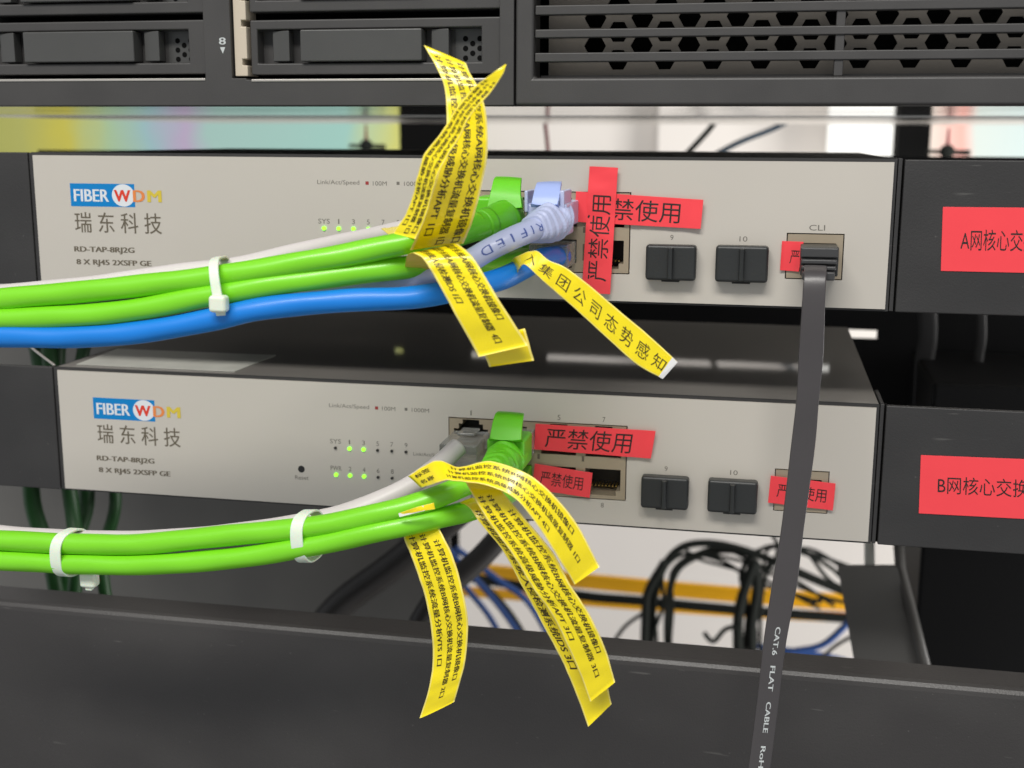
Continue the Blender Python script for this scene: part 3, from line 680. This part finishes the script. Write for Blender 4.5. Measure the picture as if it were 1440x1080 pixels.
# lower green plug
boot(g3, [(692, 664, -40), (701, 656, -34), (709, 648, -26), (714, 641, -18), (716, 639, -10)], [(3.8, 3.8), (4.6, 4.4), (5.5, 5.0), (6.0, 5.4), (6.1, 5.5)], 'green_boot', ribs=6, sq=3)
latch_tab(g3, [((700, 578, -10), (737, 581, -10)), ((696, 582, -18), (736, 585, -18)), ((692, 596, -22), (734, 599, -22)), ((688, 617, -25), (733, 619, -25))], 'green_boot')
c = at(716, 632, -16); obj('boot_shell', box(c.x-6.1, c.x+6.0, -22, -8, c.z-5.2, c.z+4.6), 'green_boot', g3, bevel=1.2)
plug_body(g3, LX+X[1]+.8, LZ-20.6, LZ-12.6, LY, w_=6.2)
plug_body(g4, LX+X[1]+.2, LZ-32.6, LZ-25.2, LY, w_=5.9, m='green_boot', y0=-12)

# print on the lilac cable, read from the plug towards lower left
def tube_text(body, path, r, s0, s1, h, m, parent, bold=0.):
    L_ = [0.]
    for a, b in zip(path, path[1:]): L_.append(L_[-1]+(b-a).length)
    fr = frames(path); vs, fs = glyphs(body, bold, 40, 8); out = []
    for a, b in vs:
        s = s0+(s1-s0)*a; i = 0
        while i < len(path)-2 and L_[i+1] < s: i += 1
        k = (s-L_[i])/(L_[i+1]-L_[i]); p = path[i].lerp(path[i+1], k); t_, sd, f = fr[i]
        ang = (b-.5)*h/r
        up = Vector((0, 0, 1)); sgn = -1 if sd.dot(up) > 0 else 1          # glyph tops point down in the picture
        dirv = (f*math.cos(ang)+sd*(sgn*math.sin(ang)))
        out.append(p+dirv*(r+.05))
    return obj('cable_print', (out, fs), m, parent)
tot = sum((b-a).length for a, b in zip(p4, p4[1:]))
tube_text('R I F I E D   T I A', p4, 3.2, tot-2, tot-36, 2.5, 'ink_blue', li, .0)

# flat grey console cable
t = thing('flat_cable', at(1148, 360, -10), 'flat dark grey cable with white print hanging from the console jack', 'flat cable')
fl = [((1131, 372, -17), (1163, 373, -17)), ((1130, 392, -22), (1162, 392, -22)), ((1127, 440, -24), (1160, 441, -24)), ((1123, 500, -25), (1158, 501, -25)), ((1120, 560, -26), (1152, 561, -26)), ((1112, 630, -27), (1146, 631, -27)), ((1099, 740, -30), (1131, 741, -30)), ((1086, 820, -33), (1121, 822, -33)), ((1074, 900, -36), (1106, 902, -36)), ((1065, 980, -39), (1096, 982, -39)), ((1055, 1060, -42), (1086, 1062, -42)), ((1043, 1150, -46), (1074, 1152, -46))]
rb = Ribbon(fl, 80, 8, cup=.12); g = rb.sheet(1.5); obj('cable_jacket', g[:2], 'flat_grey', t, bevel=.35)
def u_of(rb, py):                             # fraction of length whose centre projects to photo row py
    best = 0; bd = 1e9
    for k in range(201):
        p = rb.pt(k/200, .5)-CAM; y = 540-F*p.dot(UP)/p.dot(FWD)
        if abs(y-py) < bd: bd = abs(y-py); best = k/200
    return best
for body, y0_, y1_ in (('CAT.6', 881, 920), ('FLAT', 938, 971), ('CABLE', 988, 1032), ('RoHS', 1050, 1090)):
    obj('cable_print', rb.text(body, u_of(rb, y0_), u_of(rb, y1_), .44, .66, .02), 'ink_white', t)
pl = box(257.6, 268.4, -12, 1.2, -33.2, -24.6); obj('plug_body', pl, 'rubber', t, bevel=.4)
for k, (za, zb, yy) in enumerate(((-24.7, -27.6, -13.6), (-28.0, -29.4, -15.2), (-29.8, -31.0, -16.8), (-31.3, -33.8, -17.8))):
    obj('boot_rib', box(257.4+.2*k, 268.2-.3*k, yy, -6, zb, za), 'rubber_boot', t, bevel=.45)

# ------------------------------------------------------------------ cable ties
def tie(label, px, py, Y, top, bot, dx, r_d, width=2.6, head=None, hz=3.0, tilt=0., tail=False):
    c = at(px, py, Y); a = at(px+dx, top, Y); b = at(px-dx, bot, Y)
    up = (a-b); h = up.length/2; up.normalize(); dep = Vector((0, 1, 0)); dep = (dep-up*dep.dot(up)).normalized(); ax = up.cross(dep).normalized()
    mid = (a+b)/2
    t = thing('cable_tie', mid, label, 'cable tie', 'white nylon cable ties')
    V, Fs = [], []; m = 48
    for k in range(m):
        an = 2*math.pi*k/m; c_, s_ = math.cos(an), math.sin(an); e = 2/2.8
        du = math.copysign(abs(c_)**e, c_)*h; dd = math.copysign(abs(s_)**e, s_)*r_d
        skew = ax*(tilt*s_)
        rad = (up*c_+dep*s_).normalized()
        for o_, w_ in ((0, -1), (0, 1), (.7, 1), (.7, -1)):
            V.append(mid+up*du+dep*dd+rad*o_+ax*(w_*width/2)+skew)
    for k in range(m):
        for j in range(4):
            a0 = k*4+j; a1 = k*4+(j+1) % 4; b0 = ((k+1) % m)*4+j; b1 = ((k+1) % m)*4+(j+1) % 4
            Fs.append((a0, b0, b1, a1))
    obj('strap', (V, Fs), 'tie', t, bevel=.22)
    if head:
        hc = at(*head); rr = hz
        V, Fs = [], []; seg = 10
        q = box(hc.x-rr, hc.x+rr, hc.y-rr*.75, hc.y+rr*.75, hc.z-rr*.95, hc.z+rr*.95)
        obj('lock_head', q, 'tie', t, bevel=1.0)
        if tail: obj('cut_tail', box(hc.x-rr*.45, hc.x+rr*.4, hc.y-rr*.4, hc.y+rr*.2, hc.z-rr*1.35, hc.z-rr*.85), 'tie', t, bevel=.3)
tie('cable tie with a round head on the upper bundle of five cables', 316, 408, -68, 364, 455, -8, 9.2, 2.8, (308, 427, -78.6), 2.45, tilt=2.2)
tie('left cable tie of the lower bundle with its head hanging below', 100, 775, -60, 748, 805, -2, 5.7, 3.6, (126, 814, -60), 2.6, tilt=-1.6, tail=True)
tie('right cable tie of the lower bundle, under the lower device logo side', 434, 752, -59.5, 722, 785, -3, 5.9, 3.8, None, tilt=-1.2)

# ------------------------------------------------------------------ yellow cable tags
def tag(label, pairs, lines, th=.16, n=60, cup=0., extra=None, name='cable_tag', bold=.028):
    rb = Ribbon(pairs, n, 6, cup=cup, wr=.13); g = rb.sheet(th, .045)
    c = rb.pt(0, .5); t = thing(name, c, label, 'cable tag', 'yellow printed cable tags')
    obj('tag_strip', g, ['yellow_label', 'yellow_back', 'yellow_edge'], t, smooth=True)
    for body, u0_, u1_, t0_, t1_ in lines:
        obj('tag_print', rb.text(body, u0_, u1_, t0_, t1_, bold), 'ink_label', t)
    return t, rb
LA1, LA2, LA3 = '计算机监控系统A网核心交换机镜像口', '计算机监控系统A网核心交换机流量复制器 1口', '计算机监控系统高级威胁分析APT 1口'
LB1, LB2, LB3 = '计算机监控系统B网核心交换机镜像口', '计算机监控系统B网核心交换机流量复制器 3口', '计算机监控系统高级威胁分析APT 3口'
# upper pair: strip with the broad text (behind) and the strip crossing in front of it
tag('upright yellow tag with its tip leaning left over the server trays',
    [((596, 63, -64), (655, 88, -64)), ((612, 92, -66), (661, 103, -66)), ((624, 120, -68), (672, 122, -68)), ((628, 160, -70), (683, 155, -68)), ((626, 200, -72), (686, 200, -68)), ((616, 240, -74), (683, 235, -68)), ((602, 285, -74), (672, 285, -68)), ((588, 325, -72), (662, 318, -66)), ((577, 352, -68), (652, 343, -62))],
    [(LA1, .03, .98, .72, .9), (LA2, .03, .98, .42, .6), (LA3, .03, .9, .13, .31)])
tag('yellow tag crossing in front with its sharp tip leaning right',
    [((711, 90, -84), (712, 91, -84)), ((690, 105, -84), (706, 106, -84)), ((664, 125, -83), (686, 134, -84)), ((642, 152, -82), (662, 162, -84)), ((621, 186, -82), (646, 192, -84)), ((597, 215, -81), (628, 222, -84)), ((588, 245, -80), (614, 250, -84)), ((580, 275, -78), (606, 278, -82)), ((568, 305, -76), (598, 308, -80)), ((553, 328, -74), (584, 336, -78))],
    [(LA1, .1, .97, .70, .9), (LA2, .12, .98, .41, .61), (LA3, .1, .93, .12, .32)])
t, rb = tag('small yellow tag foot lying on the white cable at the top bundle', [((536, 322, -40), (548, 331, -58)), ((560, 318, -44), (566, 330, -66)), ((580, 316, -48), (586, 332, -68))], [])
tag('bright yellow tag folded over the second green cable, four port note',
    [((570, 384, -60), (604, 378, -60)), ((570, 370, -66), (612, 362, -66)), ((574, 358, -72), (640, 343, -70)), ((586, 357, -76), (653, 350, -75)), ((598, 368, -78), (668, 366, -78)), ((613, 393, -79), (687, 397, -79)), ((640, 442, -79), (712, 438, -79)), ((673, 502, -77), (743, 486, -77))],
    [(LA1, .2, .82, .73, .9), (LA2.replace('1口', ' 4口'), .22, .95, .43, .6), ('计算机监控系统入侵检测IDS 1口', .2, .72, .14, .31)], cup=.0)
tag('pale yellow back leaf showing below the four port tag', [((672, 478, -74), (738, 462, -74)), ((688, 516, -73), (751, 507, -73))], [], n=8)
t, rb = tag('bright yellow tag from the blue cable reaching down right with large characters',
    [((722, 392, -44), (718, 366, -44)), ((729, 380, -52), (728, 360, -50)), ((738, 372, -56), (752, 352, -54)), ((756, 388, -57), (772, 366, -56)), ((778, 408, -57), (795, 376, -57)), ((813, 438, -57), (826, 399, -57)), ((853, 475, -56), (866, 433, -56)), ((895, 512, -55), (908, 468, -55)), ((932, 533, -54), (953, 509, -54))],
    [('入 集 团 公 司 态 势 感 知', .2, .97, .24, .74)], bold=.0, cup=.0)
obj('tag_end', ([rb.pt(.975, 0, .06), rb.pt(.975, 1, .06), rb.pt(1, 1, .06), rb.pt(1, 0, .06)], [(0, 1, 2, 3)]), 'paper_and_glare_white', t)
# lower group
tag('yellow tag with its short flap over the grey cable, bright end pointing right',
    [((592, 686, -62), (573, 670, -60)), ((612, 680, -68), (597, 655, -62)), ((630, 675, -71), (617, 647, -64)), ((650, 677, -73), (646, 657, -66)), ((690, 684, -74), (686, 648, -68)), ((723, 700, -74), (735, 663, -70)), ((747, 727, -74), (762, 681, -72)), ((770, 760, -73), (790, 709, -72)), ((790, 793, -72), (816, 745, -72)), ((808, 822, -70), (843, 797, -71))],
    [('标签', .03, .13, .62, .84), ('名称', .03, .13, .2, .42), (LB1, .24, .84, .7, .86), (LB2.replace('3口', '1口'), .22, .93, .42, .58), (LB3.replace('3', '4'), .2, .73, .14, .3)])
tag('longest yellow tag hanging right, front leaf of the lower pair',
    [((650, 668, -60), (690, 662, -60)), ((664, 695, -66), (706, 690, -66)), ((690, 738, -68), (732, 722, -68)), ((721, 780, -69), (776, 775, -69)), ((746, 822, -69), (802, 822, -69)), ((778, 868, -68), (832, 870, -68)), ((809, 932, -66), (852, 915, -66)), ((830, 987, -64), (865, 959, -64))],
    [(LB1, .2, .84, .7, .88), (LB2, .12, .93, .41, .59), (LB3, .12, .76, .12, .3)])
tag('long yellow tag hanging right, back leaf half hidden under the front one',
    [((646, 706, -56), (664, 700, -56)), ((660, 714, -60), (690, 712, -60)), ((674, 734, -62), (716, 744, -62)), ((707, 775, -62), (750, 790, -62)), ((735, 826, -62), (780, 830, -62)), ((760, 872, -61), (810, 875, -61)), ((788, 925, -60), (838, 925, -60)), ((806, 965, -59), (852, 958, -59)), ((827, 1022, -58), (860, 990, -58))],
    [('计算机监控系统入侵检测系统IDS 3口', .1, .8, .12, .36), (LB1, .1, .8, .62, .82)])
tag('yellow tag hanging left of the others, bent, end cut on a slant',
    [((566, 738, -54), (610, 728, -54)), ((569, 760, -58), (620, 748, -58)), ((582, 792, -59), (636, 780, -59)), ((597, 838, -59), (650, 828, -59)), ((607, 890, -58), (658, 873, -58)), ((608, 935, -57), (655, 925, -57)), ((602, 972, -57), (648, 955, -57)), ((590, 1010, -56), (639, 987, -56))],
    [(LB1, .12, .84, .7, .86), (LB2.replace('3口', '2口'), .08, .92, .42, .58), ('计算机监控系统流量分析VTS 1口', .06, .74, .13, .3)], cup=.25)
t, rb = tag('tiny yellow tag slip with white glare painted on it, between the lower green cables', [((562, 727, -66), (560, 722, -66)), ((585, 720, -66), (583, 714, -66)), ((612, 716, -65), (610, 707, -65))], [], n=10)
obj('tag_glare', ([rb.pt(0, 0, .08), rb.pt(0, 1, .08), rb.pt(.72, 1, .08), rb.pt(.72, 0, .08)], [(0, 1, 2, 3)]), 'paper_and_glare_white', t)  # glare on the slip, painted as a plain white patch

# ------------------------------------------------------------------ red warning stickers
def sticker(label, q, Y, body, fit, th=.15, rot=False, curl=.0, name='warning_sticker', bold=.0, cat='sticker', ripple=0.):
    """q: TL, TR, BR, BL photo pixels"""
    TL, TR, BR, BL = q; n = 10; pairs = []
    if rot: pairs = [((BL[0]*(1-k/n)+TL[0]*k/n, BL[1]*(1-k/n)+TL[1]*k/n), (BR[0]*(1-k/n)+TR[0]*k/n, BR[1]*(1-k/n)+TR[1]*k/n)) for k in range(n+1)]
    else: pairs = [((BL[0]*(1-k/n)+BR[0]*k/n, BL[1]*(1-k/n)+BR[1]*k/n), (TL[0]*(1-k/n)+TR[0]*k/n, TL[1]*(1-k/n)+TR[1]*k/n)) for k in range(n+1)]
    ps = []
    for k, (a, b) in enumerate(pairs):
        u = k/n; yy = Y-curl*max(0, (abs(2*u-1)-.6)/.4)**2-ripple*abs(math.sin(u*9+1))
        if rot: a, b = a, b
        ps.append(((a[0], a[1], yy), (b[0], b[1], yy-ripple*.3*math.sin(u*7))))
    if rot: ps = [(b, a) for a, b in ps]
    rb = Ribbon(ps, 40, 8, wr=.07 if name == 'warning_sticker' else .02); g = rb.sheet(th)
    t = thing(name, rb.pt(.5, 0), label, cat, 'red warning stickers')
    obj('sticker_sheet', g[:2], 'red_label', t, bevel=.05)
    if body: obj('sticker_text', rb.text(body, *fit, bold, .06), 'ink', t)
    return t
sticker('horizontal red sticker on the upper device partly under the upright one', ((810, 269), (989, 281), (985, 322), (808, 312)), -1.1, '严禁使用', (.1, .83, .14, .86), curl=.5, ripple=.25)
sticker('upright red sticker crossing over the horizontal one on the upper device', ((829, 234), (869, 236), (858, 414), (818, 411)), -1.6, '严禁使用', (.1, .78, .16, .86), rot=True, ripple=.3)
sticker('scrap of red sticker beside the flat cable plug', ((1100, 339), (1130, 340), (1123, 382), (1097, 380)), -.9, '严', (.45, .9, .25, .7), curl=.2)
sticker('larger red sticker over the top jacks of the lower device', ((753, 596), (922, 606), (915, 645), (751, 632)), LY-1.2, '严禁使用', (.09, .82, .12, .88), curl=.3, ripple=.2)
sticker('smaller red sticker over the bottom jacks of the lower device', ((752, 652), (833, 665), (829, 700), (748, 688)), LY-1.1, '严禁使用', (.12, .86, .24, .78), curl=.2, ripple=.2)
sticker('small red sticker over the console jack of the lower device', ((1084, 669), (1175, 680), (1171, 718), (1080, 707)), LY-1.1, '严禁使用', (.12, .88, .25, .76), curl=.3)
sticker('red name sticker on the right bracket of the upper device', ((1326, 291), (1500, 292.5), (1496, 385), (1323, 381)), -.05, 'A网核心交换机', (.155, .88, .33, .66), name='name_sticker')
sticker('red name sticker on the right bracket of the lower device', ((1295, 640), (1500, 648), (1500, 733), (1292, 722)), LY-.1, 'B网核心交换机', (.125, .86, .36, .66), name='name_sticker')
